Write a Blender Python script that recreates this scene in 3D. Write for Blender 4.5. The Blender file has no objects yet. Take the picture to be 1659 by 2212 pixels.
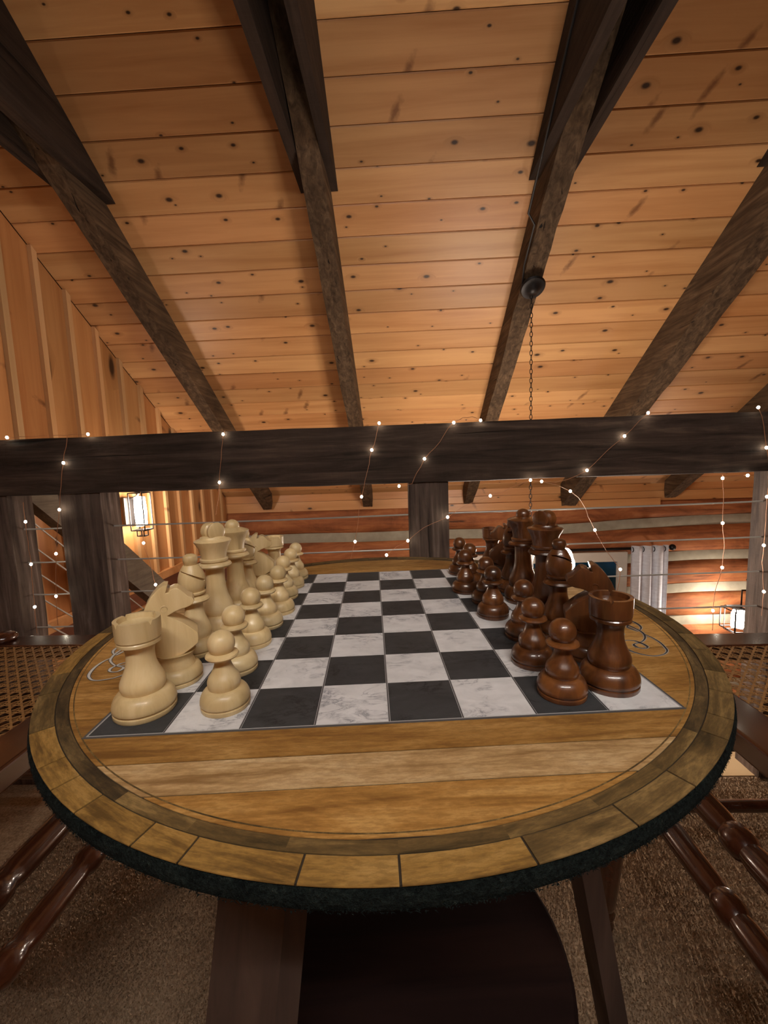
import bpy, bmesh, math, random
import numpy as np
from mathutils import Vector, Matrix, noise

# ------------------------------------------------------------------ camera, world, exposure
SC = bpy.context.scene
COL = SC.collection
CAM = Vector((0.02254, -0.46302, 0.945))
AX = Vector((0.99893007, 0.03123659, -0.03410255))
AY = Vector((0.03045983, 0.11046877, 0.99341273))
AZ = Vector((0.03479809, -0.99338861, 0.10939911))
FPX = 901.6
cam_d = bpy.data.cameras.new('camera')
cam = bpy.data.objects.new('camera', cam_d); COL.objects.link(cam)
cam_d.sensor_fit = 'HORIZONTAL'; cam_d.sensor_width = 36.0
cam_d.lens = 36.0 * FPX / 1659.0
cam_d.clip_start = 0.01; cam_d.clip_end = 60
cam.matrix_world = Matrix(((AX.x, AY.x, AZ.x, CAM.x), (AX.y, AY.y, AZ.y, CAM.y), (AX.z, AY.z, AZ.z, CAM.z), (0, 0, 0, 1)))
SC.camera = cam
W = bpy.data.worlds.new('night'); SC.world = W; W.use_nodes = True
W.node_tree.nodes['Background'].inputs[0].default_value = (0.02, 0.025, 0.04, 1)
W.node_tree.nodes['Background'].inputs[1].default_value = 0.2
SC.view_settings.view_transform = 'Standard'
SC.view_settings.look = 'None'
SC.view_settings.gamma = 1.0
SC.view_settings.use_curve_mapping = False
SC.view_settings.exposure = 0.35
# lamp strengths (emission of the bulbs themselves)
E_CHAND, E_SCONCE, E_LANTERN, E_ADDED_TUBE, E_LED = 100.0, 85.0, 120.0, 112.0, 34.0

random.seed(7)
TABLE_A = math.radians(3.485)
TOP_Z = 0.774
RC, RM = 2.261, 0.661            # roof: height over the eye at the camera and slope
LAMP_COL = (1.0, 0.83, 0.68)
DW = 3.8                         # log wall distance

def rel(x, d, z):
    return Vector((CAM.x + x, CAM.y + d, CAM.z + z))

def ray(u, v):
    d = AX * ((u - 829.5) / FPX) + AY * ((1106 - v) / FPX) - AZ
    return d / d.y

def at(u, v, d):
    """point seen at pixel (u, v) standing at distance d along the room from the eye"""
    return CAM + ray(u, v) * d

# ------------------------------------------------------------------ node helpers
class N:
    def __init__(s, name, rough=0.5, spec=0.5):
        s.m = bpy.data.materials.new(name); s.m.use_nodes = True
        s.t = s.m.node_tree; s.b = s.t.nodes['Principled BSDF']
        s.b.inputs['Roughness'].default_value = rough
        s.b.inputs['Specular IOR Level'].default_value = spec
    def n(s, ty, **kw):
        x = s.t.nodes.new(ty)
        for k, v in kw.items(): setattr(x, k, v)
        return x
    def l(s, a, b): s.t.links.new(a, b)
    def val(s, sock, v):
        if hasattr(v, 'is_output') or isinstance(v, bpy.types.NodeSocket): s.l(v, sock)
        else: sock.default_value = v
    def math(s, op, a, b=0.0, c=None, clamp=False):
        x = s.n('ShaderNodeMath', operation=op); x.use_clamp = clamp
        s.val(x.inputs[0], a); s.val(x.inputs[1], b)
        if c is not None: s.val(x.inputs[2], c)
        return x.outputs[0]
    def vmul(s, v, k):
        x = s.n('ShaderNodeVectorMath', operation='MULTIPLY'); s.val(x.inputs[0], v); x.inputs[1].default_value = k
        return x.outputs[0]
    def vadd(s, v, w):
        x = s.n('ShaderNodeVectorMath', operation='ADD'); s.val(x.inputs[0], v); s.val(x.inputs[1], w)
        return x.outputs[0]
    def obj(s, off=True):
        o = s.n('ShaderNodeTexCoord').outputs['Object']
        if not off: return o
        r = s.rand(); c = s.n('ShaderNodeCombineXYZ')
        s.l(s.math('MULTIPLY', r, 91.7), c.inputs[0]); s.l(s.math('MULTIPLY', r, 53.3), c.inputs[1]); s.l(s.math('MULTIPLY', r, 27.1), c.inputs[2])
        return s.vadd(o, c.outputs[0])
    def rand(s):
        return s.n('ShaderNodeObjectInfo').outputs['Random']
    def noise(s, vec, scale=1.0, detail=4.0, rough=0.55, dist=0.0, dim='3D'):
        x = s.n('ShaderNodeTexNoise', noise_dimensions=dim)
        s.l(vec, x.inputs['Vector']); x.inputs['Scale'].default_value = scale; x.inputs['Detail'].default_value = detail
        x.inputs['Roughness'].default_value = rough; x.inputs['Distortion'].default_value = dist
        return x.outputs['Fac']
    def ramp(s, fac, stops, interp='LINEAR'):
        x = s.n('ShaderNodeValToRGB'); x.color_ramp.interpolation = interp
        e = x.color_ramp.elements
        while len(e) < len(stops): e.new(0.5)
        for i, (p, c) in enumerate(stops):
            e[i].position = p
            e[i].color = c if isinstance(c, tuple) and len(c) == 4 else ((c[0], c[1], c[2], 1) if isinstance(c, tuple) else (c, c, c, 1))
        s.l(fac, x.inputs[0]); return x.outputs[0]
    def mix(s, f, a, b, mode='MIX'):
        x = s.n('ShaderNodeMix', data_type='RGBA', blend_type=mode)
        s.val(x.inputs[0], f)
        for i, v in ((6, a), (7, b)):
            if isinstance(v, tuple): x.inputs[i].default_value = (v[0], v[1], v[2], 1)
            else: s.l(v, x.inputs[i])
        return x.outputs[2]
    def tint(s, col, lo, hi):
        v = s.math('MULTIPLY_ADD', s.rand(), hi - lo, lo)
        h = s.n('ShaderNodeHueSaturation'); s.l(v, h.inputs['Value']); s.l(col, h.inputs['Color']); return h.outputs[0]
    def color(s, c):
        if isinstance(c, tuple): s.b.inputs['Base Color'].default_value = (c[0], c[1], c[2], 1)
        else: s.l(c, s.b.inputs['Base Color'])
    def bump(s, h, strength=0.3, dist=0.01):
        x = s.n('ShaderNodeBump'); x.inputs['Strength'].default_value = strength; x.inputs['Distance'].default_value = dist
        s.l(h, x.inputs['Height']); s.l(x.outputs[0], s.b.inputs['Normal'])

def pine(name, axis=0, light=(.60, .305, .125), dark=(.42, .178, .060), kx=5.0, ky=9.0, rough=.44, sel=.22, lo=.78, hi=1.12, across=(1, 2), ksize=.10):
    k = N(name, rough, .45); o = k.obj()
    g = [22.0] * 3; g[axis] = 1.1
    b = [3.0] * 3; b[axis] = .7
    # knots: ellipses scattered in the plane of the board
    sp = k.n('ShaderNodeSeparateXYZ'); k.l(o, sp.inputs[0]); cb = k.n('ShaderNodeCombineXYZ')
    k.l(k.math('MULTIPLY', sp.outputs[axis], kx), cb.inputs[0])
    k.l(k.math('MULTIPLY', sp.outputs[across[0]], ky), cb.inputs[1])
    v = k.n('ShaderNodeTexVoronoi', voronoi_dimensions='2D', feature='F1'); k.l(cb.outputs[0], v.inputs['Vector']); v.inputs['Scale'].default_value = 1.0
    sc = k.n('ShaderNodeSeparateColor'); k.l(v.outputs['Color'], sc.inputs[0])
    selm = k.math('GREATER_THAN', sc.outputs[0], sel)
    rad = k.math('MULTIPLY_ADD', k.math('POWER', sc.outputs[1], 2.0), ksize, .045)
    wob = k.math('MULTIPLY_ADD', k.noise(k.vmul(o, (30, 30, 30)), 1, 2), .12, -.06)
    dd = k.math('ADD', v.outputs['Distance'], k.math('MULTIPLY', wob, rad))
    q = k.math('DIVIDE', dd, rad)
    core = k.math('MULTIPLY', selm, k.ramp(q, [(.35, 1.0), (.75, 0.0)]))
    halo = k.math('MULTIPLY', selm, k.ramp(k.math('MULTIPLY', q, .33), [(.22, 1.0), (.62, 0.0)]))
    warp = k.math('MULTIPLY', halo, .8)
    gv = k.vmul(o, tuple(g)); cw = k.n('ShaderNodeCombineXYZ'); k.l(warp, cw.inputs[across[0]])
    grain = k.noise(k.vadd(gv, cw.outputs[0]), 1.0, 5, .6, .5)
    broad = k.noise(k.vmul(o, tuple(b)), 1.0, 3, .5, .8)
    c = k.ramp(k.math('ADD', k.math('MULTIPLY', grain, .6), k.math('MULTIPLY', broad, .45)), [(.34, dark), (.62, light)])
    c = k.mix(k.math('MULTIPLY', halo, .40), c, tuple(x * .6 for x in dark))
    c = k.mix(k.math('MULTIPLY', core, .96), c, (.022, .007, .003))
    # brown spike knots and resin streaks running across the board
    c2 = k.n('ShaderNodeCombineXYZ')
    k.l(k.math('ADD', k.math('MULTIPLY', sp.outputs[axis], 9.0), k.math('MULTIPLY', sp.outputs[across[0]], 4.0)), c2.inputs[0])
    k.l(k.math('MULTIPLY', sp.outputs[across[0]], 3.2), c2.inputs[1])
    v2 = k.n('ShaderNodeTexVoronoi', voronoi_dimensions='2D', feature='F1'); k.l(c2.outputs[0], v2.inputs['Vector']); v2.inputs['Scale'].default_value = .75
    s2 = k.n('ShaderNodeSeparateColor'); k.l(v2.outputs['Color'], s2.inputs[0])
    q2 = k.math('ADD', v2.outputs['Distance'], k.math('MULTIPLY_ADD', k.noise(k.vmul(o, (45, 45, 45)), 1, 3), .16, -.08))
    st = k.math('MULTIPLY', k.math('GREATER_THAN', s2.outputs[0], .72), k.ramp(q2, [(.03, 1.0), (.13, 0.0)]))
    c = k.mix(k.math('MULTIPLY', st, .7), c, (.12, .035, .010))
    hv = k.math('FRACT', k.math('MULTIPLY', k.rand(), 17.3))
    c = k.mix(k.math('MULTIPLY', hv, .55), c, k.mix(1.0, c, (1.0, 1.22, 1.30), 'MULTIPLY'))
    c = k.tint(c, lo, hi)
    k.color(c); k.bump(grain, .12, .004)
    return k.m

def stained(name, c1, c2, axis, rough=.3, coat=0.0, stretch=24.0, along=1.5, bump=.15, off=True, scale=1.0, spec=.5, bd=.003):
    k = N(name, rough, spec); o = k.obj(off)
    g = [stretch * scale] * 3; g[axis] = along * scale
    gr = k.noise(k.vmul(o, tuple(g)), 1, 6, .6, .7)
    br = k.noise(k.vmul(o, tuple(x * .18 for x in g)), 1, 3, .5, .5)
    f = k.math('ADD', k.math('MULTIPLY', gr, .65), k.math('MULTIPLY', br, .4))
    k.color(k.ramp(f, [(.36, c1), (.68, c2)])); k.bump(gr, bump, bd)
    if coat: k.b.inputs['Coat Weight'].default_value = coat; k.b.inputs['Coat Roughness'].default_value = .12
    return k.m

def hewn(name, c1, c2, c3, axis):
    k = N(name, .8, .2); o = k.obj()
    g = [46.0] * 3; g[axis] = 3.2
    gr = k.noise(k.vmul(o, tuple(g)), 1, 8, .65, .6)
    blot = k.noise(k.vmul(o, (5, 5, 5)), 1, 4, .6, .4)
    c = k.ramp(gr, [(.33, c1), (.55, c2), (.78, c3)])
    cg = [26.0] * 3; cg[axis] = .9
    crack = k.ramp(k.noise(k.vmul(o, tuple(cg)), 1, 3, .5, 1.2), [(.27, 1.0), (.335, 0.0)])
    # saw and axe marks across the timber
    mg = [6.0] * 3; mg[axis] = 46.0
    marks = k.noise(k.vmul(o, tuple(mg)), 1, 3, .6, .4)
    c = k.mix(k.math('MULTIPLY', k.ramp(blot, [(.4, 0.0), (.75, 1.0)]), .5), c, tuple(x * .6 for x in c1))
    c = k.mix(crack, c, (.008, .006, .005))
    k.color(c)
    h = k.math('ADD', k.math('ADD', gr, k.math('MULTIPLY', marks, .5)), k.math('MULTIPLY', crack, -1.5))
    k.bump(h, .55, .006)
    return k.m

def emit(name, col, s):
    k = N(name); k.b.inputs['Base Color'].default_value = (.8, .8, .8, 1)
    k.b.inputs['Emission Color'].default_value = (*col, 1); k.b.inputs['Emission Strength'].default_value = s
    return k.m

def plain(name, c, rough=.5, metal=0.0, spec=.5, nz=0.0, nscale=40.0):
    k = N(name, rough, spec); k.b.inputs['Metallic'].default_value = metal
    if nz:
        f = k.noise(k.vmul(k.obj(False), (nscale,) * 3), 1, 4)
        k.color(k.ramp(f, [(.3, tuple(x * (1 - nz) for x in c)), (.7, tuple(min(1, x * (1 + nz)) for x in c))])); k.bump(f, .2, .002)
    else: k.color(c)
    return k.m

M = {}
M['ceiling_pine'] = pine('ceiling_pine', 0, across=(1, 2))
M['wall_pine'] = pine('wall_pine', 2, (.58, .27, .10), (.40, .15, .045), 2.2, 6.0, .4, .60, across=(1, 0), ksize=.2)
M['batten_pine'] = pine('batten_pine', 2, (.64, .36, .17), (.52, .26, .10), 2.0, 6.0, .4, .9, across=(1, 0))
M['trim_pine'] = pine('trim_pine', 0, (.62, .30, .12), (.46, .19, .06), 3.0, 7.0, .4, .5, across=(2, 1), ksize=.12)
M['floor_pine'] = pine('floor_pine', 0, (.62, .42, .24), (.50, .31, .16), 3.0, 7.0, .4, .7, across=(1, 2))
M['rafter'] = hewn('rafter_timber', (.040, .024, .013), (.105, .066, .037), (.21, .145, .088), 1)
M['collar'] = hewn('collar_timber', (.020, .013, .010), (.042, .027, .019), (.07, .047, .033), 1)
M['rail'] = hewn('rail_timber', (.020, .013, .010), (.066, .043, .032), (.155, .106, .078), 0)
M['post'] = hewn('post_timber', (.042, .028, .022), (.125, .088, .070), (.30, .235, .20), 2)
M['grey_beam'] = hewn('grey_beam', (.13, .105, .08), (.21, .175, .135), (.28, .24, .19), 1)
M['steel'] = plain('cable_steel', (.50, .48, .45), .42, .35)
M['iron'] = plain('black_iron', (.018, .016, .016), .45, .6)
M['black_cord'] = plain('black_cord', (.012, .010, .010), .6)
M['copper'] = plain('copper_wire', (.58, .29, .16), .4, .4)
M['led'] = emit('led', (1.0, .90, .70), E_LED)
M['chinking'] = plain('chinking', (.33, .31, .245), .9, 0, .2, .12, 14)

def log_mat():
    k = N('log', .7, .25); o = k.obj()
    gr = k.noise(k.vmul(o, (1.2, 20, 20)), 1, 7, .65, .8)
    blot = k.noise(k.vmul(o, (2.4, 6, 6)), 1, 5, .65, 1.0)
    mk = k.noise(k.vmul(o, (34, 5, 5)), 1, 3, .6, .6)
    f = k.math('ADD', k.math('MULTIPLY', gr, .45), k.math('MULTIPLY', blot, .55))
    c = k.ramp(f, [(.33, (.10, .034, .014)), (.50, (.30, .105, .04)), (.68, (.50, .21, .08))])
    crack = k.ramp(k.noise(k.vmul(o, (1.0, 30, 30)), 1, 3, .5, 1.5), [(.29, 1.0), (.35, 0.0)])
    c = k.mix(k.math('MULTIPLY', crack, .85), c, (.025, .012, .008)); c = k.tint(c, .75, 1.15)
    k.color(c); k.bump(k.math('ADD', gr, k.math('MULTIPLY', mk, .6)), .5, .008)
    return k.m
M['log'] = log_mat()
M['red_wall'] = stained('red_lower_wall', (.13, .042, .02), (.24, .085, .04), 1, .55, 0, 16, 1.2)
M['plaster'] = plain('plaster', (.20, .13, .09), .9, 0, .2, .1, 6)
M['maple'] = None

def piece_mat(name, c1, c2, c3, rough, coat):
    k = N(name, rough, .5); o = k.obj()
    gr = k.noise(k.vmul(o, (75, 75, 9)), 1, 6, .6, .8)
    br = k.noise(k.vmul(o, (16, 16, 7)), 1, 3, .5, .6)
    f = k.math('ADD', k.math('MULTIPLY', gr, .6), k.math('MULTIPLY', br, .45))
    c = k.ramp(f, [(.34, c1), (.52, c2), (.70, c3)]); c = k.tint(c, .86, 1.1)
    k.color(c); k.bump(gr, .05, .0006)
    k.b.inputs['Coat Weight'].default_value = coat; k.b.inputs['Coat Roughness'].default_value = .07
    return k.m
M['pale'] = piece_mat('pale_boxwood', (.53, .37, .17), (.70, .525, .265), (.80, .635, .365), .42, .15)
M['brown'] = piece_mat('brown_rosewood', (.026, .008, .002), (.088, .027, .006), (.20, .070, .017), .36, .6)

def print_wood(name, c1, c2, c3, axis=0, tex=True):
    k = N(name, .62, .25); o = k.obj()
    g = [150.0] * 3; g[axis] = 14.0
    gr = k.noise(k.vmul(o, tuple(g)), 1, 7, .7, .5)
    st = [26.0] * 3; st[axis] = 9.0
    stain = k.noise(k.vmul(o, tuple(st)), 1, 5, .65, .8)
    c = k.ramp(k.math('ADD', k.math('MULTIPLY', gr, .5), k.math('MULTIPLY', stain, .5)), [(.40, c1), (.5, c2), (.61, c3)])
    w = k.noise(k.vmul(o, (900, 900, 900)), 1, 2)
    sg = [520.0] * 3; sg[axis] = 130.0
    sk = k.ramp(k.noise(k.vmul(o, tuple(sg)), 1, 3, .7), [(.40, 1.0), (.58, 0.0)])
    c = k.mix(k.math('MULTIPLY', sk, .42), c, c1); c = k.mix(k.math('MULTIPLY', w, .12), c, (.05, .03, .01)); c = k.tint(c, .86, 1.12)
    k.color(c); k.bump(w, .25, .0005)
    return k.m
M['plank'] = print_wood('printed_plank', (.21, .095, .020), (.41, .205, .050), (.58, .33, .105))
M['plank_pale'] = print_wood('printed_plank_pale', (.27, .145, .050), (.53, .335, .150), (.70, .50, .27))
M['stave'] = print_wood('printed_stave', (.12, .064, .016), (.36, .200, .050), (.50, .30, .095), 1)
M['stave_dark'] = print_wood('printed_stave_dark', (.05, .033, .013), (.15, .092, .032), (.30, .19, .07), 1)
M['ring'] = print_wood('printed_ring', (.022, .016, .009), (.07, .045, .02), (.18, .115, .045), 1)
M['seam'] = plain('printed_seam', (.028, .018, .009), .7)

def edge_mat():
    k = N('mat_edge', .95, .1); o = k.obj(False)
    f = k.noise(k.vmul(o, (420, 420, 420)), 1, 4, .7); g = k.noise(k.vmul(o, (90, 90, 90)), 1, 3)
    k.color(k.ramp(k.math('ADD', k.math('MULTIPLY', f, .7), k.math('MULTIPLY', g, .3)), [(.40, (.004, .006, .006)), (.58, (.014, .020, .018)), (.75, (.045, .055, .045))]))
    k.bump(f, 1.0, .004); return k.m
M['edge'] = edge_mat()

def marble(name, base, vein, lo, hi, rough):
    k = N(name, rough, .3); o = k.obj()
    wv = k.vadd(o, k.vmul(k.n('ShaderNodeTexCoord').outputs['Object'], (0, 0, 0)))
    n1 = k.noise(k.vmul(wv, (26, 48, 26)), 1, 6, .65, 1.4)
    v1 = k.ramp(k.math('ABSOLUTE', k.math('SUBTRACT', n1, .5)), [(0.0, 1.0), (.022, .35), (.07, 0.0)])
    gate = k.ramp(k.noise(k.vmul(wv, (30, 30, 30)), 1, 3), [(.46, 0.0), (.62, 1.0)])
    cloud = k.noise(k.vmul(wv, (40, 60, 40)), 1, 5, .6, .6)
    c = k.ramp(cloud, [(.3, lo), (.65, hi)])
    c = k.mix(k.math('MULTIPLY', v1, k.math('MULTIPLY', gate, .85)), c, vein)
    w = k.noise(k.vmul(o, (900, 900, 900)), 1, 2)
    k.color(c); k.bump(w, .2, .0005); return k.m
M['marble'] = marble('white_marble_print', None, (.15, .15, .18), (.62, .61, .605), (.78, .77, .765), .6)
M['slate'] = marble('black_marble_print', None, (.010, .010, .011), (.032, .034, .036), (.050, .052, .054), .6)
M['board_line'] = plain('board_line', (.075, .073, .077), .6)
M['grey_line'] = plain('pale_line', (.40, .39, .385), .6)
M['print_white'] = plain('scroll_white', (.60, .585, .55), .6)
M['print_black'] = plain('scroll_black', (.022, .02, .022), .6)
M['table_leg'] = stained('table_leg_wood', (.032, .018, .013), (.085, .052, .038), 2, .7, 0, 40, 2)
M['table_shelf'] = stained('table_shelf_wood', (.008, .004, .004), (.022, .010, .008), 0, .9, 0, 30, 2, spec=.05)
M['chair'] = stained('chair_wood', (.026, .007, .003), (.082, .023, .009), 1, .25, .7, 40, 4)
M['cane'] = plain('cane', (.33, .165, .052), .45, 0, .4, .25, 200)

def carpet_mat():
    k = N('carpet', 1.0, 0.0); o = k.obj(False)
    f = k.noise(k.vmul(o, (160, 160, 160)), 1, 3, .7); g = k.noise(k.vmul(o, (7, 7, 7)), 1, 4)
    k.color(k.ramp(k.math('ADD', k.math('MULTIPLY', f, .6), k.math('MULTIPLY', g, .4)), [(.33, (.15, .100, .062)), (.5, (.31, .225, .150)), (.68, (.50, .385, .27))]))
    return k.m
M['carpet'] = carpet_mat()

def curtain_mat():
    k = N('curtain_cloth', .9, .1); o = k.obj(False)
    f = k.noise(k.vmul(o, (20, 20, 60)), 1, 4)
    k.color(k.ramp(f, [(.3, (.60, .64, .72)), (.7, (.76, .81, .90))])); k.bump(k.noise(k.vmul(o, (300, 300, 300)), 1, 2), .3, .002)
    return k.m
M['curtain'] = curtain_mat()
M['window_paint'] = plain('window_paint', (.66, .62, .55), .5, 0, .4, .05, 10)
def glass_mat():
    k = N('painted_night_glass', .04, .6); o = k.obj(False)
    f = k.noise(k.vmul(o, (2.4, 2.4, 2.4)), 1, 2, .5, .5)
    k.color(k.ramp(f, [(.40, (.008, .030, .045)), (.56, (.016, .07, .15)), (.66, (.03, .14, .42))])); return k.m  # dark night and blue reflections painted into the opaque pane colour
M['glass'] = glass_mat()
M['bulb_chand'] = emit('chandelier_bulb', LAMP_COL, E_CHAND)
M['bulb_sconce'] = emit('sconce_glow', LAMP_COL, E_SCONCE)
M['bulb_lantern'] = emit('lantern_glow', LAMP_COL, E_LANTERN)
M['bulb_added_tube'] = emit('added_tube_glow', (1.0, .94, .88), E_ADDED_TUBE)

# ------------------------------------------------------------------ mesh helpers
class MB:
    def __init__(s): s.v = []; s.f = []
    def add(s, vs, fs):
        k = len(s.v); s.v += [tuple(p) for p in vs]; s.f += [tuple(i + k for i in f) for f in fs]; return s
    def box(s, x0, x1, y0, y1, z0, z1):
        return s.add([(x0, y0, z0), (x1, y0, z0), (x1, y1, z0), (x0, y1, z0), (x0, y0, z1), (x1, y0, z1), (x1, y1, z1), (x0, y1, z1)],
                     [(3, 2, 1, 0), (4, 5, 6, 7), (0, 1, 5, 4), (1, 2, 6, 5), (2, 3, 7, 6), (3, 0, 4, 7)])
    def cbox(s, x0, x1, y0, y1, z0, z1, c):
        """box with chamfered edges along z-min face rim (c) on the four sides"""
        vs = [(x0, y0, z1), (x1, y0, z1), (x1, y1, z1), (x0, y1, z1),
              (x0, y0, z0 + c), (x1, y0, z0 + c), (x1, y1, z0 + c), (x0, y1, z0 + c),
              (x0 + c, y0 + c, z0), (x1 - c, y0 + c, z0), (x1 - c, y1 - c, z0), (x0 + c, y1 - c, z0)]
        fs = [(0, 1, 2, 3), (11, 10, 9, 8)]
        for i in range(4):
            j = (i + 1) % 4
            fs += [(4 + i, 4 + j, j, i), (8 + i, 8 + j, 4 + j, 4 + i)]
        return s.add(vs, fs)
    def lathe(s, prof, seg=24, axis='z', org=(0, 0, 0), cap=True):
        vs = []; fs = []; rings = []
        for r, z in prof:
            if r < 1e-7: rings.append([len(vs)]); vs.append((0, 0, z))
            else:
                rings.append(list(range(len(vs), len(vs) + seg)))
                vs += [(r * math.cos(2 * math.pi * i / seg), r * math.sin(2 * math.pi * i / seg), z) for i in range(seg)]
        for a, b in zip(rings, rings[1:]):
            for i in range(seg):
                j = (i + 1) % seg
                if len(a) == 1 and len(b) == 1: continue
                if len(a) == 1: fs.append((a[0], b[j], b[i]))
                elif len(b) == 1: fs.append((a[i], a[j], b[0]))
                else: fs.append((a[i], a[j], b[j], b[i]))
        if cap:
            if len(rings[0]) > 1: fs.append(tuple(reversed(rings[0])))
            if len(rings[-1]) > 1: fs.append(tuple(rings[-1]))
        if axis == 'x': vs = [(z, x, y) for x, y, z in vs]
        elif axis == 'y': vs = [(y, z, x) for x, y, z in vs]
        vs = [(x + org[0], y + org[1], z + org[2]) for x, y, z in vs]
        return s.add(vs, fs)
    def lathe_between(s, p0, p1, prof, seg=14):
        """prof: (r, t) with t 0..1 from p0 to p1"""
        p0 = Vector(p0); p1 = Vector(p1); d = p1 - p0; L = d.length; q = d.normalized().to_track_quat('Z', 'Y')
        m = MB(); m.lathe([(r, t * L) for r, t in prof], seg)
        return s.add([q @ Vector(v) + p0 for v in m.v], m.f)
    def tube(s, pts, r, seg=6, closed=False):
        pts = [Vector(p) for p in pts]; n = len(pts); vs = []; fs = []; up = None
        for i, p in enumerate(pts):
            if closed: t = pts[(i + 1) % n] - pts[i - 1]
            else: t = pts[min(i + 1, n - 1)] - pts[max(i - 1, 0)]
            t.normalize()
            if up is None: up = t.orthogonal().normalized()
            up = (up - t * up.dot(t))
            if up.length < 1e-6: up = t.orthogonal()
            up.normalize(); w = t.cross(up)
            rr = r[i] if isinstance(r, (list, tuple)) else r
            vs += [tuple(p + (up * math.cos(2 * math.pi * k / seg) + w * math.sin(2 * math.pi * k / seg)) * rr) for k in range(seg)]
        m = n if closed else n - 1
        for i in range(m):
            a = i * seg; b = ((i + 1) % n) * seg
            for k in range(seg): fs.append((a + k, a + (k + 1) % seg, b + (k + 1) % seg, b + k))
        if not closed: fs += [tuple(reversed(range(seg))), tuple(range((n - 1) * seg, n * seg))]
        return s.add(vs, fs)
    def prism(s, poly, a0, a1, plane='yz'):
        """closed polygon extruded along the remaining axis"""
        n = len(poly)
        def P(p, a):
            if plane == 'yz': return (a, p[0], p[1])
            if plane == 'xz': return (p[0], a, p[1])
            return (p[0], p[1], a)
        vs = [P(p, a0) for p in poly] + [P(p, a1) for p in poly]
        fs = [tuple(range(n)), tuple(reversed(range(n, 2 * n)))] + [(i, n + i, n + (i + 1) % n, (i + 1) % n) for i in range(n)]
        return s.add(vs, fs)
    def sphere(s, c, r, seg=12, rings=8, sz=1.0):
        pr = [(0 if k in (0, rings) else r * math.sin(math.pi * k / rings), -r * sz * math.cos(math.pi * k / rings)) for k in range(rings + 1)]
        return s.lathe(pr, seg, org=c)
    def ribbon(s, pts, w, z):
        """flat printed stroke in the xy plane, pts 2D, w per point"""
        n = len(pts); vs = []
        for i, p in enumerate(pts):
            a = Vector(pts[max(i - 1, 0)]); b = Vector(pts[min(i + 1, n - 1)]); t = (b - a).normalized(); nn = Vector((-t.y, t.x))
            for sg in (-1, 1): q = Vector(p) + nn * sg * w[i] * .5; vs.append((q.x, q.y, z))
        return s.add(vs, [(2 * i, 2 * i + 2, 2 * i + 3, 2 * i + 1) for i in range(n - 1)])
    def mesh(s, name, mat, smooth=None):
        me = bpy.data.meshes.new(name); me.from_pydata(s.v, [], s.f)
        bm = bmesh.new(); bm.from_mesh(me); bmesh.ops.recalc_face_normals(bm, faces=bm.faces); bm.to_mesh(me); bm.free()
        me.materials.append(mat)
        if smooth is not None:
            me.polygons.foreach_set('use_smooth', [True] * len(me.polygons)); me.set_sharp_from_angle(angle=math.radians(smooth))
        me.update(); return me
    def build(s, name, mat, parent=None, smooth=None, loc=None, rot=None):
        return link(name, s.mesh(name, mat, smooth), parent, loc, rot)

def link(name, me, parent=None, loc=None, rot=None):
    o = bpy.data.objects.new(name, me); COL.objects.link(o)
    if parent: o.parent = parent
    if loc is not None: o.location = loc
    if rot is not None: o.rotation_euler = rot
    return o

def tag(o, label=None, cat=None, group=None, kind=None):
    for k, v in (('label', label), ('category', cat), ('group', group), ('kind', kind)):
        if v: o[k] = v
    return o

def thing(name, label, cat, loc=(0, 0, 0), rotz=0.0, group=None):
    o = bpy.data.objects.new(name, None); COL.objects.link(o); o.empty_display_size = .05
    o.location = loc; o.rotation_euler = (0, 0, rotz); return tag(o, label, cat, group)

def frame(name, loc=(0, 0, 0), rot=(0, 0, 0)):
    o = bpy.data.objects.new(name, None); COL.objects.link(o); o.empty_display_size = .05
    o.location = loc; o.rotation_euler = rot; o['kind'] = 'structure'; return o

def copy_tree(o, parent=None):
    c = o.copy(); COL.objects.link(c)
    if parent: c.parent = parent
    for ch in list(o.children): copy_tree(ch, c)
    return c

def beam_mesh(L, w, h, axis, jit, nseg, name, mat, seed=0, wav=.35):
    """rough timber: long box from 0..L along axis, width w and height h around 0, with uneven hewn edges"""
    m = MB(); ring = []
    prof = [(-.5, -.5), (-.17, -.5), (.17, -.5), (.5, -.5), (.5, -.17), (.5, .17), (.5, .5), (.17, .5), (-.17, .5), (-.5, .5), (-.5, .17), (-.5, -.17)]
    k = len(prof); vs = []
    for i in range(nseg + 1):
        t = L * i / nseg
        for a, b in prof:
            n1 = noise.noise(Vector((t * 2.2 + seed * 7.7, a * 2.3, b * 2.3))); n2 = noise.noise(Vector((t * 9 + seed * 3.1, a * 5 + 4, b * 5)))
            d = jit * (n1 * wav * 2 + n2)
            corner = abs(a) == .5 and abs(b) == .5
            ca = (.965 if corner else 1.0)
            p = (a * w * ca + d * (1 if a > 0 else -1) * (abs(a) == .5), b * h * ca + d * (1 if b > 0 else -1) * (abs(b) == .5))
            vs.append((t, p[0], p[1]) if axis == 0 else ((p[0], t, p[1]) if axis == 1 else (p[0], p[1], t)))
    fs = []
    for i in range(nseg):
        for j in range(k): fs.append((i * k + j, i * k + (j + 1) % k, (i + 1) * k + (j + 1) % k, (i + 1) * k + j))
    fs += [tuple(range(k)), tuple(range(nseg * k, nseg * k + k))]
    m.add(vs, fs); return m

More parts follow.
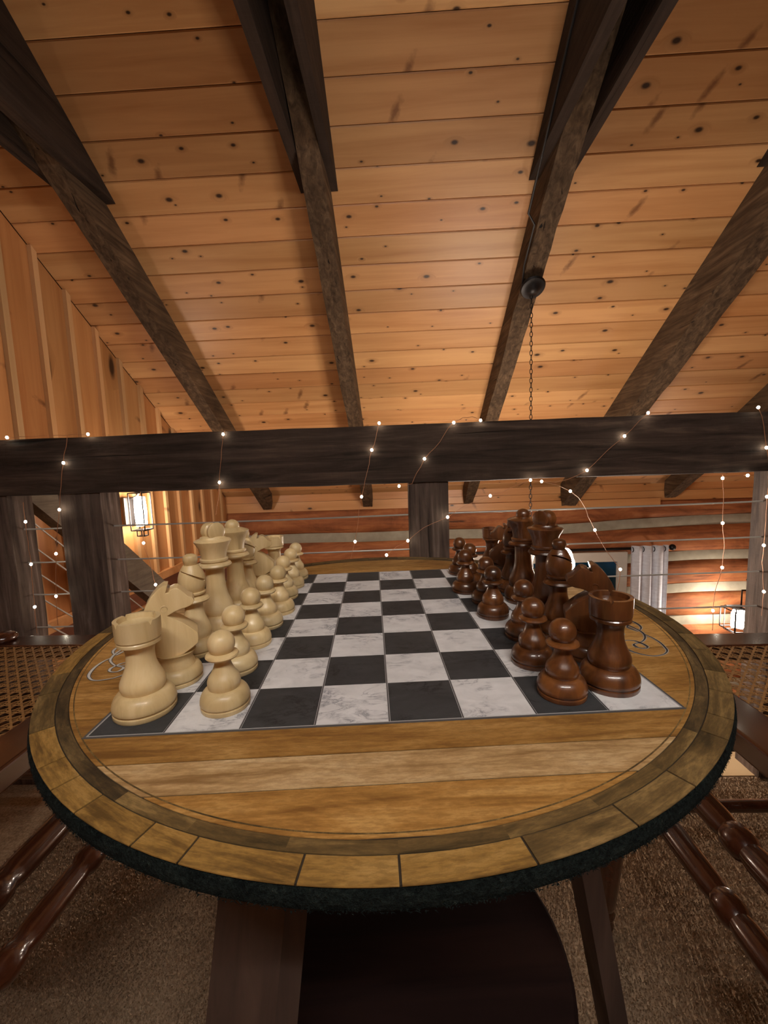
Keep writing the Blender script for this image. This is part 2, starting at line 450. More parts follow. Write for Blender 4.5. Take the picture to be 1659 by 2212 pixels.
# ================================================================== THE SETTING
SL = math.atan(RM)
XW = -0.701 * RC               # batten wall, distance left of the eye
XR = 3.7                       # far right wall
ridge = rel(0, 0, RC)
ceiling = frame('ceiling', ridge, (-SL, 0, 0))
bw = .1253
bm = MB().cbox(XW, XR, -bw / 2 + .0009, bw / 2 - .0009, 0, .018, .0035).mesh('ceiling_board', M['ceiling_pine'])
s0 = 1.679 + bw / 2
for n in range(-14, 24):
    link('ceiling_board', bm, ceiling, (0, s0 + bw * n, 0))
MB().box(XW, XR, -.15, 4.66, .0185, .05).build('ceiling_backing', M['collar'], ceiling)
rear = frame('ceiling_rear', ridge, (SL, 0, 0))
MB().box(XW, XR, -3.05, -.1, .003, .05).build('ceiling_backing', M['ceiling_pine'], rear)
# ---- left wall: vertical boards with battens
wall_left = frame('wall_left', rel(XW, 0, 0))
TRIM_Z = -.64
def ztop(d): return RC - RM * abs(d) - .002
pitch = .1755
d0 = 2.062
k0 = -27
for k in range(k0, 10):
    a = d0 + k * pitch + .014; b = a + pitch
    b = min(b, DW - .002)
    lo = -.64 if b > 1.15 else -.945
    poly = [(a + .0012, lo), (b - .0012, lo), (b - .0012, ztop(b - .0012)), (a + .0012, ztop(a + .0012))]
    if a < 0 < b: poly = poly[:3] + [(0, RC - .002)] + poly[3:]
    MB().prism(poly, -.02, 0).build('wall_board', M['wall_pine'], wall_left)
    c = d0 + k * pitch
    z1 = min(ztop(c), ztop(c + .028))
    MB().prism([(c, lo), (c + .028, lo), (c + .028, ztop(c + .028)), (c, ztop(c))], 0, .019).build('batten', M['batten_pine'], wall_left)
MB().box(-.05, -.0205, -2.5, DW, -3.4, RC).build('wall_backing', M['red_wall'], wall_left)
MB().box(-.0205, 0, 1.15, DW - .002, -3.4, -.69).build('lower_panel', M['red_wall'], wall_left)
for z0, z1 in ((-.69, -.64), (-.86, -.80)):
    MB().box(0, .028, 1.15, DW - .002, z0, z1).build('ledge_board', M['trim_pine'], wall_left)
# ---- back wall of logs and chinking
wall_back = frame('wall_back', rel(0, DW, 0))
XS = [XW] + [XW + (XR - XW) * i / 44 for i in range(1, 45)]
CL = [-.642 - .31 * k for k in range(8)]; CR_ = [-.574, -.895, -1.193, -1.499, -1.81, -2.12, -2.43, -2.74]
def chink_z(k, x):
    t = min(1, max(0, (x - 1.0) / 1.66)); return CL[k] + (CR_[k] - CL[k]) * t + .006 * noise.noise(Vector((x * 1.7, k * 3.3, 0)))
def log(top, bot, seed):
    m = MB(); vs = []; P = 7
    for x in XS:
        zt = top(x) + .012 * noise.noise(Vector((x * 3.1, seed, 1))); zb = bot(x) + .012 * noise.noise(Vector((x * 3.1, seed, 5)))
        for j in range(P):
            t = j / (P - 1); z = zt + (zb - zt) * t
            y = -.035 * (1 - abs(2 * t - 1) ** 5) - .008 * noise.noise(Vector((x * 2.4, t * 3, seed * 5)))
            vs.append((x, y, z))
        vs.append((x, .09, zb)); vs.append((x, .09, zt))
    q = P + 2; fs = []
    for i in range(len(XS) - 1):
        for j in range(q): fs.append((i * q + j, i * q + (j + 1) % q, (i + 1) * q + (j + 1) % q, (i + 1) * q + j))
    fs += [tuple(range(q)), tuple(range((len(XS) - 1) * q, len(XS) * q))]
    return m.add(vs, fs)
HC = .043
for k in range(9):
    tp = (lambda x: -.372) if k == 0 else (lambda x, k=k: chink_z(k - 1, x) - HC + .001)
    bt = (lambda x, k=k: chink_z(k, x) + HC - .001) if k < 8 else (lambda x: -3.3)
    log(tp, bt, k * 2.7).build('log', M['log'], wall_back, 50)
    if k < 8:
        m = MB(); vs = []
        for x in XS:
            for dz, y in ((HC, -.006), (HC * .5, -.011), (0, -.013), (-HC * .5, -.011), (-HC, -.006), (-HC, .06), (HC, .06)): vs.append((x, y + .003 * noise.noise(Vector((x * 6, dz * 40, k))), chink_z(k, x) + dz))
        fs = []
        for i in range(len(XS) - 1):
            for j in range(7): fs.append((i * 7 + j, i * 7 + (j + 1) % 7, (i + 1) * 7 + (j + 1) % 7, (i + 1) * 7 + j))
        m.add(vs, fs).build('chinking', M['chinking'], wall_back, 60)
MB().box(XW, XR, .09, .14, -3.4, .2).build('wall_backing', M['plaster'], wall_back)
frieze = frame('trim_1', rel(0, DW - .03, 0))
MB().box(XW + .001, XR, 0, .03, -.385, -.30).build('frieze_board', M['trim_pine'], frieze)
MB().box(XW + .001, XR, .006, .03, -.298, -.235).build('frieze_board', M['trim_pine'], frieze)
shelf = frame('trim_2', rel(0, DW - .075, 0))
MB().box(.30, 2.30, 0, .072, -.425, -.36).build('valance_board', M['trim_pine'], shelf)
# ---- other enclosing walls (out of view) and floors
wall_right = frame('wall_right', rel(XR, 0, 0))
MB().box(0, .05, -2.5, DW, -3.4, RC).build('wall_panel', M['wall_pine'], wall_right)
wall_rear = frame('wall_rear', rel(0, -2.5, 0))
MB().box(XW, XR, -.05, 0, -3.4, RC - RM * 2.5 + .1).build('wall_panel', M['wall_pine'], wall_rear)
floor = frame('floor', rel(0, 0, -.945))
MB().box(XW, XR, -2.5, 1.168, -.06, 0).build('carpet_base', M['carpet'], floor)
edge = frame('trim_3', rel(0, 1.17, -.945))
for i in range(2):
    MB().cbox(XW, XR, .085 * i + .0005, .085 * (i + 1) - .0005, -.03, .002, .001).build('edge_plank', M['floor_pine'], edge)
MB().box(XW, XR, .16, .172, -.30, -.031).build('fascia_board', M['trim_pine'], edge)
lower = frame('floor_lower', rel(0, 0, -3.4))
MB().box(XW, XR, 1.2, DW, -.05, 0).build('floor_slab', M['floor_pine'], lower)
# carpet pile near the table
rng = np.random.default_rng(3)
def pile():
    sp = .0031
    xs, ys = np.meshgrid(np.arange(-1.0, 1.12, sp), np.arange(-.38, .70, sp))
    n = xs.size; x = xs.ravel() + rng.uniform(-.003, .003, n); y = ys.ravel() + rng.uniform(-.003, .003, n)
    a = rng.uniform(0, 2 * np.pi, n); w = rng.uniform(.0007, .0014, n); h = rng.uniform(.003, .006, n)
    lx = rng.normal(0, .0022, n); ly = rng.normal(0, .0022, n)
    c, s = np.cos(a) * w, np.sin(a) * w
    V = np.zeros((n, 4, 3), np.float32)
    V[:, 0] = np.stack([x - c, y - s, np.full(n, -.001)], 1); V[:, 1] = np.stack([x + c, y + s, np.full(n, -.001)], 1)
    V[:, 2] = np.stack([x + c * .8 + lx, y + s * .8 + ly, h], 1); V[:, 3] = np.stack([x - c * .8 + lx, y - s * .8 + ly, h * .93], 1)
    me = bpy.data.meshes.new('carpet_pile'); me.vertices.add(n * 4); me.vertices.foreach_set('co', V.ravel())
    me.loops.add(n * 4); me.loops.foreach_set('vertex_index', np.arange(n * 4, dtype=np.int32))
    me.polygons.add(n); me.polygons.foreach_set('loop_start', np.arange(0, n * 4, 4, dtype=np.int32))
    me.polygons.foreach_set('loop_total', np.full(n, 4, np.int32)); me.update(); me.validate(); me.materials.append(M['carpet'])
    return tag(link('carpet_pile', me, floor, (CAM.x * 0, .463, 0)), kind='stuff')
pile()
# ---- window in the log wall
win = frame('window_1', rel(0, DW - .04, 0))
wx0, wx1, wz0, wz1 = .60, 2.03, -1.75, -.835
fw = .085
for (a, b, c, d) in ((wx0, wx1, wz1 - fw, wz1), (wx0, wx1, wz0, wz0 + fw), (wx0, wx0 + fw, wz0 + fw, wz1 - fw), (wx1 - fw, wx1, wz0 + fw, wz1 - fw)):
    MB().box(a, b, -.035, .0, c, d).build('window_frame', M['window_paint'], win)
MB().box(wx0 + fw, wx1 - fw, -.012, .0, wz0 + fw, wz1 - fw).build('pane', M['glass'], win)

# ================================================================== ROOF TRUSSES
def truss(x0, x1, px, label, seed, h=.15, tie=True):
    xc = (x0 + x1) / 2; w = x1 - x0
    t = thing('roof_truss', label, 'beam', rel(xc, 0, RC), 0, 'dark hewn roof trusses')
    for sgn, L in ((1, 3.735), (-1, 2.45)):
        m = MB(); vs = []; ns = 60
        prof = [(-.5, 0), (-.5, -.5), (-.5, -1), (-.17, -1), (.17, -1), (.5, -1), (.5, -.5), (.5, 0)]; k = len(prof)
        for i in range(ns + 1):
            d = L * i / ns
            for a, b in prof:
                j = .007 * noise.noise(Vector((d * 3.1 + seed * 9, a * 2, b * 2 + sgn))) + .004 * noise.noise(Vector((d * 13 + seed * 5, a * 4, b * 4)))
                cr = .9 if (abs(a) == .5 and b == -1) else 1
                vs.append((a * w * (cr if b == -1 else 1) + (j if abs(a) == .5 and b < 0 else 0), sgn * d, -RM * d - .003 + b * h - (j if b == -1 else 0)))
        fs = [tuple(range(k)), tuple(range(ns * k, ns * k + k))]
        for i in range(ns):
            for j in range(k): fs.append((i * k + j, i * k + (j + 1) % k, (i + 1) * k + (j + 1) % k, (i + 1) * k + j))
        m.add(vs, fs).build('rafter', M['rafter'], t)
    if tie:
        za, zb = -1.176, -.876
        ya, yb = -za / RM - .006, -zb / RM - .006
        poly = [(ya, za), (yb, zb), (-yb, zb), (-ya, za)]
        for a, b in ((px[0], x0 + .003), (x1 - .003, px[1])):
            MB().prism(poly, a - xc, b - xc).build('collar_tie', M['collar'], t)
    return t
truss(-1.227, -1.139, (-1.265, -1.100), 'dark rough-hewn roof truss closest to the vertical batten wall', 1)
truss(-.318, -.228, (-.348, -.200), 'dark hewn roof truss between the batten wall truss and the chandelier truss', 2)
truss(.580, .672, (.545, .708), 'dark hewn roof truss carrying the black chandelier chain and cord', 3)
truss(1.435, 1.570, (1.405, 1.60), 'broad dark hewn roof truss between the chandelier truss and the outermost one', 4, .20)
truss(2.335, 2.440, (2.30, 2.475), 'dark hewn roof truss farthest from the vertical batten wall', 5)

# ================================================================== RAILING
DR = 1.15
rl = thing('cable_railing', 'dark timber loft railing with square posts and steel cables', 'railing', rel(0, DR, -.945))
zb_, zt_ = -.0505 + .945, .1125 + .945
Lr = 1.50 + 2.3
m = beam_mesh(Lr, .118, zt_ - zb_, 0, .0022, 90, 'top_rail', None, 3)
m.v = [(x - 1.50, y + .06, z + (zt_ + zb_) / 2) for x, y, z in m.v]
m.build('top_rail', M['rail'], rl)
for i, (a, b) in enumerate(((-1.245, -1.120), (-.973, -.845), (.0285, .1415), (1.025, 1.15))):
    m = beam_mesh(zb_ + .002, b - a, .085, 2, .0016, 26, 'post', None, 11 + i)
    m.v = [(x + (a + b) / 2, y + .0455 + .006, z) for x, y, z in m.v]
    m.build('post', M['post'], rl)
DC = .052
bays = ((-1.50, -1.24), (-1.125, -.968), (-.85, .033), (.137, 1.03), (1.145, 2.3))
for k in range(4):
    for a, b in bays:
        def cz(x):
            q = x / (DR + DC); zl = [-.1265, -.2112, -.2940, -.3797][k]; zr = [-.1120, -.1966, -.2795, -.3638][k]
            return (zl + (zr - zl) * (q + 1) / 1.85) * (DR + DC) + .945
        pts = [(a + (b - a) * i / 6, DC + .0008 * math.sin(i * 1.3 + k), cz(a + (b - a) * i / 6) - .0012 * math.sin(math.pi * i / 6)) for i in range(7)]
        MB().tube(pts, .0026, 6).build('cable', M['steel'], rl, 60)

# ---- stair balustrade going down along the batten wall
xs_ = -1.20
D0, D1, SLs = 1.29, 2.10, .885
st = thing('stair_balustrade', 'grey diagonal stair handrail with steel cables beside the batten wall', 'railing', rel(xs_, D0, -.945))
def zs(d): return -.045 - SLs * (d - D0) + .945
poly = [(0, zs(D0)), (D1 - D0, zs(D1)), (D1 - D0, zs(D1) + .165), (0, zs(D0) + .165)]
MB().prism(poly, -.045, 0).build('handrail', M['grey_beam'], st)
for k in range(6):
    dz = .070 + .088 * k
    L = D1 - D0 - .10
    MB().tube([(-.022, 0.02, zs(D0) - dz), (-.022, L, zs(D0 + L) - dz)], .0026, 6).build('cable', M['steel'], st, 60)
MB().box(-.05, .0, D1 - D0 - .13, D1 - D0 - .085, zs(D1) - 1.0, zs(D1) + .1).build('post', M['post'], st)
MB().prism([(0, zs(D0) - .72), (D1 - D0, zs(D1) - .72), (D1 - D0, zs(D1) - .60), (0, zs(D0) - .60)], -.045, 0).build('stringer', M['grey_beam'], st)

# ================================================================== CURTAIN, ROD
rod = thing('curtain_rod', 'black metal curtain rod with round finial above the window', 'curtain rod', rel(.55, DW - .12, -.80))
MB().tube([(0, 0, 0), (1.81, 0, .006)], .012, 10).build('pole', M['iron'], rod, 60)
MB().sphere((1.84, 0, .006), .028, 14, 10).build('finial', M['iron'], rod, 60)
for bx in (.06, 1.745):
    MB().box(bx - .008, bx + .008, 0, .075, -.012, .0).build('bracket', M['iron'], rod)
cu = thing('curtain', 'white grommet curtain hanging beside the dark window', 'curtain', rel(2.01, DW - .12, -1.95))
m = MB(); nx, nz = 72, 14; vs = []
for j in range(nz + 1):
    for i in range(nx + 1):
        t = i / nx; a = t * 2 * math.pi * 3.5
        q = j / nz
        vs.append((t * .318 + .006 * math.sin(a * 1.7 + q * 2), -.038 + .021 * math.sin(a) * (.75 + .25 * (1 - q)), q * 1.185))
fs = [(j * (nx + 1) + i, j * (nx + 1) + i + 1, (j + 1) * (nx + 1) + i + 1, (j + 1) * (nx + 1) + i) for j in range(nz) for i in range(nx)]
m.add(vs, fs); o = m.build('cloth', M['curtain'], cu, 80)
sm = o.modifiers.new('thick', 'SOLIDIFY'); sm.thickness = .002
for i in range(7):
    t = i / 7 + .5 / 7
    c = Vector((t * .318, -.018, 1.150))
    MB().tube([c + Vector((0, math.cos(a) * .022, math.sin(a) * .022)) for a in [2 * math.pi * q / 14 for q in range(14)]], .0035, 5, True).build('grommet', M['iron'], cu, 60)

# ================================================================== LAMPS
# chandelier on a chain
cp = Vector((.627, 1.995, RC - .15 - RM * 1.995 - .01))
ch = thing('chandelier', 'black iron chandelier with bright bulbs hanging on a long chain', 'chandelier', rel(cp.x, cp.y, -.60))
top = cp.z + .60
MB().lathe([(0, .012), (.024, .012), (.024, -.014), (.050, -.018), (.055, -.026), (.050, -.034), (.040, -.036), (.024, -.042), (.018, -.050), (.006, -.054), (0, -.054)], 28).build('canopy', M['iron'], ch, 40, (0, -.004, top + .006), (-SL, 0, 0))
m = MB(); z = top - .034; i = 0
hub_z = .17
while z > hub_z + .02:
    a = i % 2 * math.pi / 2
    pts = [(math.cos(a) * .0062 * math.sin(q), math.sin(a) * .0062 * math.sin(q), z - .0125 + .0125 * math.cos(q)) for q in [2 * math.pi * k / 10 for k in range(10)]]
    m.tube(pts, .0016, 4, True); z -= .0205; i += 1
tag(m.build('chain', M['iron'], ch, 60), 'thin black link chain', kind='stuff')
cpts = [(-.062, -.62, .62 * RM - .01), (-.058, -.30, .30 * RM + .015), (-.052, -.12, .12 * RM - .005), (-.050, -.03, .012), (-.03, -.01, -.03)]
cpts = [(-.083 - .004, -.95, .95 * RM + .05), (-.083 - .004, -.62, .62 * RM + .04), (-.083 - .003, -.235, .235 * RM + .02), (-.052, -.20, .20 * RM + .02), (-.051, -.06, .06 * RM + .02), (-.045, -.01, -.01)]
MB().tube([(x, y, zz + top) for x, y, zz in cpts], .0045, 6).build('cord', M['black_cord'], ch, 60)
MB().lathe([(0, hub_z + .03), (.008, hub_z + .03), (.014, hub_z + .01), (.022, hub_z - .01), (.012, hub_z - .05), (.018, hub_z - .11), (.02, hub_z - .14), (.006, hub_z - .17), (0, hub_z - .18)], 18).build('hub', M['iron'], ch, 40)
for k in range(8):
    a = 2 * math.pi * k / 8 + .06; c, s = math.cos(a), math.sin(a)
    R_ = .172; zz = hub_z - .075
    arm = MB().tube([(c * .015, s * .015, hub_z - .10), (c * R_ * .55, s * R_ * .55, zz - .055), (c * R_, s * R_, zz - .03)], .005, 6).build('arm', M['iron'], ch, 60)
    MB().lathe([(.012, zz - .032), (.014, zz - .012), (.010, zz - .006)], 10, org=(c * R_, s * R_, 0)).build('socket', M['iron'], arm, 40)
    MB().sphere((c * R_, s * R_, zz + .036), .034, 12, 8, 1.4).build('bulb', M['bulb_chand'], arm, 80)
# sconce on the batten wall
sp_ = rel(XW + .02, 2.355, -.33)
sc = thing('wall_sconce', 'black framed rectangular wall sconce glowing on the vertical batten wall', 'wall lamp', sp_)
MB().box(0, .012, -.045, .045, .04, .20).build('back_plate', M['iron'], sc)
MB().tube([(.01, 0, .19), (.06, 0, .205), (.075, 0, .225)], .006, 6).build('arm', M['iron'], sc, 60)
def wire_box(mb, x0, x1, y0, y1, z0, z1, r):
    C8 = [(x0, y0), (x1, y0), (x1, y1), (x0, y1)]
    for zz in (z0, z1): mb.tube([(x, y, zz) for x, y in C8], r, 4, True)
    for x, y in C8: mb.tube([(x, y, z0), (x, y, z1)], r, 4)
fr = MB(); wire_box(fr, .035, .115, -.04, .04, .01, .225, .0035); fr.build('frame', M['iron'], sc)
fr = MB(); wire_box(fr, .055, .095, -.02, .02, -.025, .01, .003); fr.build('lower_frame', M['iron'], sc)
MB().lathe([(0, .03), (.028, .035), (.032, .12), (.028, .20), (0, .205)], 12, org=(.075, 0, 0)).build('bulb', M['bulb_sconce'], sc, 60)
# lantern by the log wall
lp = at(1594, 1337, 3.45)
ln = thing('wall_lantern', 'glowing cube lantern on a black bracket beside the log wall', 'wall lamp', lp)
fr = MB(); wire_box(fr, -.085, .085, -.08, .08, -.085, .085, .005); wire_box(fr, -.065, .065, -.06, .06, -.105, .10, .0035); fr.build('frame', M['iron'], ln)
MB().box(-.03, .03, -.03, .03, .085, .10).build('cap', M['iron'], ln)
MB().tube([(.02, 0, .10), (.02, 0, .245), (.30, .0, .245), (.30, .30, .245)], .007, 6).build('bracket', M['iron'], ln, 60)
MB().lathe([(0, -.07), (.05, -.07), (.058, -.06), (.058, .06), (.05, .07), (0, .07)], 4).build('bulb', M['bulb_lantern'], ln, 80)
# unseen tube lamp added above and behind the viewer to light table and pieces
tl = thing('added_tube_lamp', 'added unseen tube lamp under the collar ties, lighting the table and pieces', 'added lamp', rel(.18, -.62, 1.02))
MB().box(-.55, .55, -.035, .035, .03, .062).build('housing', M['window_paint'], tl)
MB().tube([(-.52, 0, .012), (.52, 0, .012)], .016, 10).build('tube', M['bulb_added_tube'], tl, 60)

# ================================================================== BARREL TABLE
tb = thing('barrel_head_table', 'round barrel-head table printed with a chessboard, dark fuzzy edge', 'table', (0, 0, 0), TABLE_A)
R0 = .311
topo = MB().lathe([(0, TOP_Z - .0165), (R0 - .010, TOP_Z - .0165), (R0 - .003, TOP_Z - .0145), (R0 + .0005, TOP_Z - .010), (R0 + .0010, TOP_Z - .006), (R0 - .0002, TOP_Z - .0025), (R0 - .001, TOP_Z - .0018), (0, TOP_Z - .0018)], 128).build('tabletop', M['edge'], tb, 40)
topo['label'] = 'dark fuzzy-edged round top'
def pt(r, a): return (r * math.cos(a), r * math.sin(a))
# rim staves
angs = [-141.3, -132.5, -127.4, -122, -113.6, -108.4, -98.1, -90, -79, -68.7, -59.7, -49.2, -44.3]
rs = random.Random(4); a = -44.3
while a < 205: a += rs.uniform(6, 11); angs.append(a)
angs = [x for x in angs if x < 210]; angs.append(-141.3 + 360)
def ring_piece(r0, r1, a0, a1, z0, z1, gap=0.0):
    n = max(2, int((a1 - a0) / math.radians(2))); g0 = gap / r1
    vs = []
    for i in range(n + 1):
        a = a0 + g0 + (a1 - a0 - 2 * g0) * i / n
        for r, z in ((r0, z0), (r1, z0), (r1, z1), (r0, z1)): vs.append((*pt(r, a), z))
    fs = [(0, 1, 2, 3), (4 * n, 4 * n + 1, 4 * n + 2, 4 * n + 3)]
    for i in range(n):
        for j in range(4): fs.append((4 * i + j, 4 * i + (j + 1) % 4, 4 * i + 4 + (j + 1) % 4, 4 * i + 4 + j))
    return MB().add(vs, fs)
MB().lathe([(0, TOP_Z - .0018), (R0 - .0015, TOP_Z - .0018), (R0 - .0015, TOP_Z - .0006), (0, TOP_Z - .0006)], 128).build('print_sheet', M['seam'], topo)
for i, (a0, a1) in enumerate(zip(angs, angs[1:])):
    mid = (a0 + a1) / 2
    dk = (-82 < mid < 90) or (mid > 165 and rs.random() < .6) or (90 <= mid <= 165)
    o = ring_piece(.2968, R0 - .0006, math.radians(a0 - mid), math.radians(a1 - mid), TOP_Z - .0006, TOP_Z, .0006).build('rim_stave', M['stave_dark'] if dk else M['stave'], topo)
    o.rotation_euler = (0, 0, math.radians(mid))
for k in range(36):
    mid = (10 * k + 185) % 360 - 180
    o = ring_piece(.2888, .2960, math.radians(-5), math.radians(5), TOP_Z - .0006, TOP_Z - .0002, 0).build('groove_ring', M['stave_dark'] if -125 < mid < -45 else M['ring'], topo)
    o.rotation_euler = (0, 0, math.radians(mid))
# head planks, clipped to the circle
seams = [-.2880, -.2550, -.2288, -.1797, -.108, -.040, .032, .104, .170, .232, .2880]
for i, (y0, y1) in enumerate(zip(seams, seams[1:])):
    g = .0005; a, b = y0 + g, y1 - g; Rh = .2882
    n = 20; L = [(-math.sqrt(max(0, Rh * Rh - y * y)), y) for y in [a + (b - a) * j / n for j in range(n + 1)]]
    Rr = [(-x, y) for x, y in reversed(L)]
    yc = (y0 + y1) / 2
    o = MB().prism([(x, y - yc) for x, y in L + Rr], TOP_Z - .0006, TOP_Z - .00005, 'xy').build('head_plank', M['plank_pale'] if i in (1, 6) else M['plank'], topo, loc=(0, yc, 0))
for r in (.2855,):
    ring_piece(r - .0004, r + .0004, 0, 2 * math.pi, TOP_Z - .0002, TOP_Z + .00005).build('scribed_line', M['stave_dark'], topo)
# chessboard print
S_ = .05
MB().box(-.2022, .2022, -.2022, .2022, TOP_Z - .0003, TOP_Z + .0002).build('board_border', M['board_line'], topo)
MB().box(-.2005, .2005, -.2005, .2005, TOP_Z - .0003, TOP_Z + .00025).build('board_ground', M['grey_line'], topo)
sq = {}
for nm, mt in (('marble', M['marble']), ('slate', M['slate'])):
    sq[nm] = MB().box(-.0242, .0242, -.0247, .0247, TOP_Z - .0003, TOP_Z + .0004).mesh('chess_square', mt)
ln_me = MB().box(-.00030, .00030, -.2, .2, TOP_Z - .0003, TOP_Z + .00045).mesh('grid_line', M['print_black'])
for i in range(8):
    if i: link('grid_line', ln_me, topo, ((i - 4) * S_, 0, 0))
    for j in range(8):
        link('chess_square', sq['slate' if (i + j) % 2 == 0 else 'marble'], topo, ((i - 3.5) * S_, (j - 3.5) * S_, 0))
# scroll flourishes
def smooth_path(pts, sub=5):
    out = []
    P = [Vector(p) for p in pts]; P = [P[0] * 2 - P[1]] + P + [P[-1] * 2 - P[-2]]
    for i in range(1, len(P) - 2):
        for k in range(sub):
            t = k / sub; a, b, c, d = P[i - 1:i + 3]
            out.append(.5 * ((2 * b) + (c - a) * t + (2 * a - 5 * b + 4 * c - d) * t * t + (3 * b - a - 3 * c + d) * t ** 3))
    out.append(P[-2]); return [(p.x, p.y) for p in out]
SR = [[(.2528, -.0812), (.2544, -.0874), (.2551, -.0947), (.2545, -.1025), (.2523, -.1106), (.2499, -.1168), (.2451, -.1217), (.2396, -.1246), (.2320, -.1257), (.2265, -.1236), (.2221, -.1198), (.2185, -.1143), (.2173, -.1077), (.2187, -.1012), (.2213, -.0963), (.2248, -.0937), (.2301, -.0929), (.2346, -.0947), (.2370, -.0989), (.2382, -.1033), (.2378, -.1083), (.2350, -.1108), (.2317, -.1105), (.2289, -.1081), (.2282, -.1048), (.2298, -.1016), (.2345, -.0995), (.2395, -.0974), (.2452, -.0928), (.2498, -.0869), (.2530, -.0798), (.2538, -.0731), (.2529, -.0659), (.2515, -.0585), (.2508, -.0530), (.245, -.045), (.235, -.04)],
      [(.2550, -.0712), (.2592, -.0666), (.2618, -.0607), (.2625, -.0533), (.2611, -.0477), (.2584, -.0440), (.253, -.04)],
      [(.2511, -.0742), (.2493, -.0691), (.2473, -.0632), (.2496, -.0599), (.2494, -.0566), (.2468, -.0569)],
      [(.229, -.069), (.2336, -.0727), (.2340, -.0767), (.2325, -.0803), (.2286, -.0818), (.224, -.080)],
      [(.2440, -.006), (.2500, -.012), (.2545, -.022), (.2535, -.032), (.2480, -.036), (.2420, -.030), (.2430, -.020), (.2490, -.002), (.2500, .012), (.244, .022)]]
SLs_ = [[(-.2579, -.0805), (-.2603, -.0866), (-.2610, -.0944), (-.2599, -.1029), (-.2573, -.1111), (-.2537, -.1168), (-.2478, -.1219), (-.2422, -.1232), (-.2365, -.1222), (-.2305, -.1198), (-.2259, -.1149), (-.2240, -.1103)],
       [(-.2575, -.053), (-.2582, -.0602), (-.2589, -.0671), (-.2586, -.0739), (-.2571, -.0806), (-.2544, -.0863), (-.2492, -.0921), (-.2431, -.0970), (-.2363, -.0998), (-.2336, -.1017), (-.2330, -.1055), (-.2352, -.1089), (-.2394, -.1089), (-.2428, -.1065), (-.2445, -.1019), (-.2430, -.0979), (-.2407, -.0929), (-.2365, -.0912), (-.2331, -.0915), (-.229, -.094)],
       [(-.263, -.044), (-.2650, -.0501), (-.2657, -.0563), (-.2656, -.0624), (-.2633, -.0676), (-.2599, -.0718)], [(-.2534, -.0662), (-.2552, -.0704), (-.2562, -.0751)],
       [(-.2431, -.0970), (-.2380, -.0975), (-.2331, -.0955)]]
def flourish(paths, inner, outer, wmin, wmax, label):
    f = frame_part = bpy.data.objects.new('scroll_flourish', None)
    A = MB(); B = MB()
    for pl in paths:
        sp2 = smooth_path(pl); n = len(sp2)
        w = []
        for i, q in enumerate(sp2):
            a = Vector(sp2[max(i - 1, 0)]); b = Vector(sp2[min(i + 1, n - 1)]); t = (b - a).normalized()
            w.append(wmin + (wmax - wmin) * abs(t.y) ** 3 * (math.sin(math.pi * min(1, max(0, i / (n - 1)))) ** .5))
        A.ribbon(sp2, [x + .0012 for x in w], TOP_Z + .00015); B.ribbon(sp2, w, TOP_Z + .0003)
    o = A.build('scroll_flourish', outer, topo); o['label'] = label
    B.build('scroll_flourish', inner, topo)['label'] = label
flourish(SR, M['print_black'], M['grey_line'], .0007, .0024, 'printed black curling scroll')
flourish(SLs_, M['print_white'], M['board_line'], .0009, .0026, 'printed white curling scroll')
# short dark fibres standing out of the rim
def fuzz():
    n = 15000; a = rng.uniform(0, 2 * np.pi, n); z = TOP_Z - rng.uniform(.0012, .0115, n); r = R0 - .0012 + .0018 * np.sin(np.clip((TOP_Z - z) / .0165, 0, 1) * np.pi)
    L = rng.uniform(.0003, .0009, n); w = rng.uniform(.0003, .0006, n); da = rng.normal(0, .004, n); dz = rng.normal(0.0, .0007, n)
    V = np.zeros((n, 3, 3), np.float32); c, s_ = np.cos(a), np.sin(a)
    V[:, 0] = np.stack([r * c - w * s_, r * s_ + w * c, z], 1); V[:, 1] = np.stack([r * c + w * s_, r * s_ - w * c, z], 1)
    c2, s2 = np.cos(a + da), np.sin(a + da); V[:, 2] = np.stack([(r + L) * c2, (r + L) * s2, np.minimum(z + dz, TOP_Z + .0006)], 1)
    me = bpy.data.meshes.new('edge_fibres'); me.vertices.add(n * 3); me.vertices.foreach_set('co', V.ravel())
    me.loops.add(n * 3); me.loops.foreach_set('vertex_index', np.arange(n * 3, dtype=np.int32))
    me.polygons.add(n); me.polygons.foreach_set('loop_start', np.arange(0, n * 3, 3, dtype=np.int32))
    me.polygons.foreach_set('loop_total', np.full(n, 3, np.int32)); me.update(); me.validate(); me.materials.append(M['edge'])
    tag(link('edge_fibres', me, topo), 'dark fuzzy fibres', kind='stuff')
fuzz()
# legs and lower shelf
for ang in (236, 356, 112):
    ar = math.radians(ang) - TABLE_A * 0
    m = MB(); z1 = TOP_Z - .017; r1, r0 = .136, .290
    w, th = .041, .026
    if ang == 356: r1, r0, th = .165, .300, .020
    vs = []
    for r, z in ((r1, z1), (r0, 0.0)):
        for dr, dt in ((0, -w), (th, -w), (th, w), (0, w)): vs.append((r + dr, dt, z))
    m.add(vs, [(0, 1, 2, 3), (7, 6, 5, 4), (0, 4, 5, 1), (1, 5, 6, 2), (2, 6, 7, 3), (3, 7, 4, 0)])
    m.build('leg', M['table_leg'], tb, rot=(0, 0, ar - TABLE_A))
zsh = .345
MB().lathe([(0, zsh - .022), (.207, zsh - .022), (.212, zsh - .017), (.212, zsh - .004), (.208, zsh), (0, zsh)], 72).build('lower_shelf', M['table_shelf'], tb, 30)

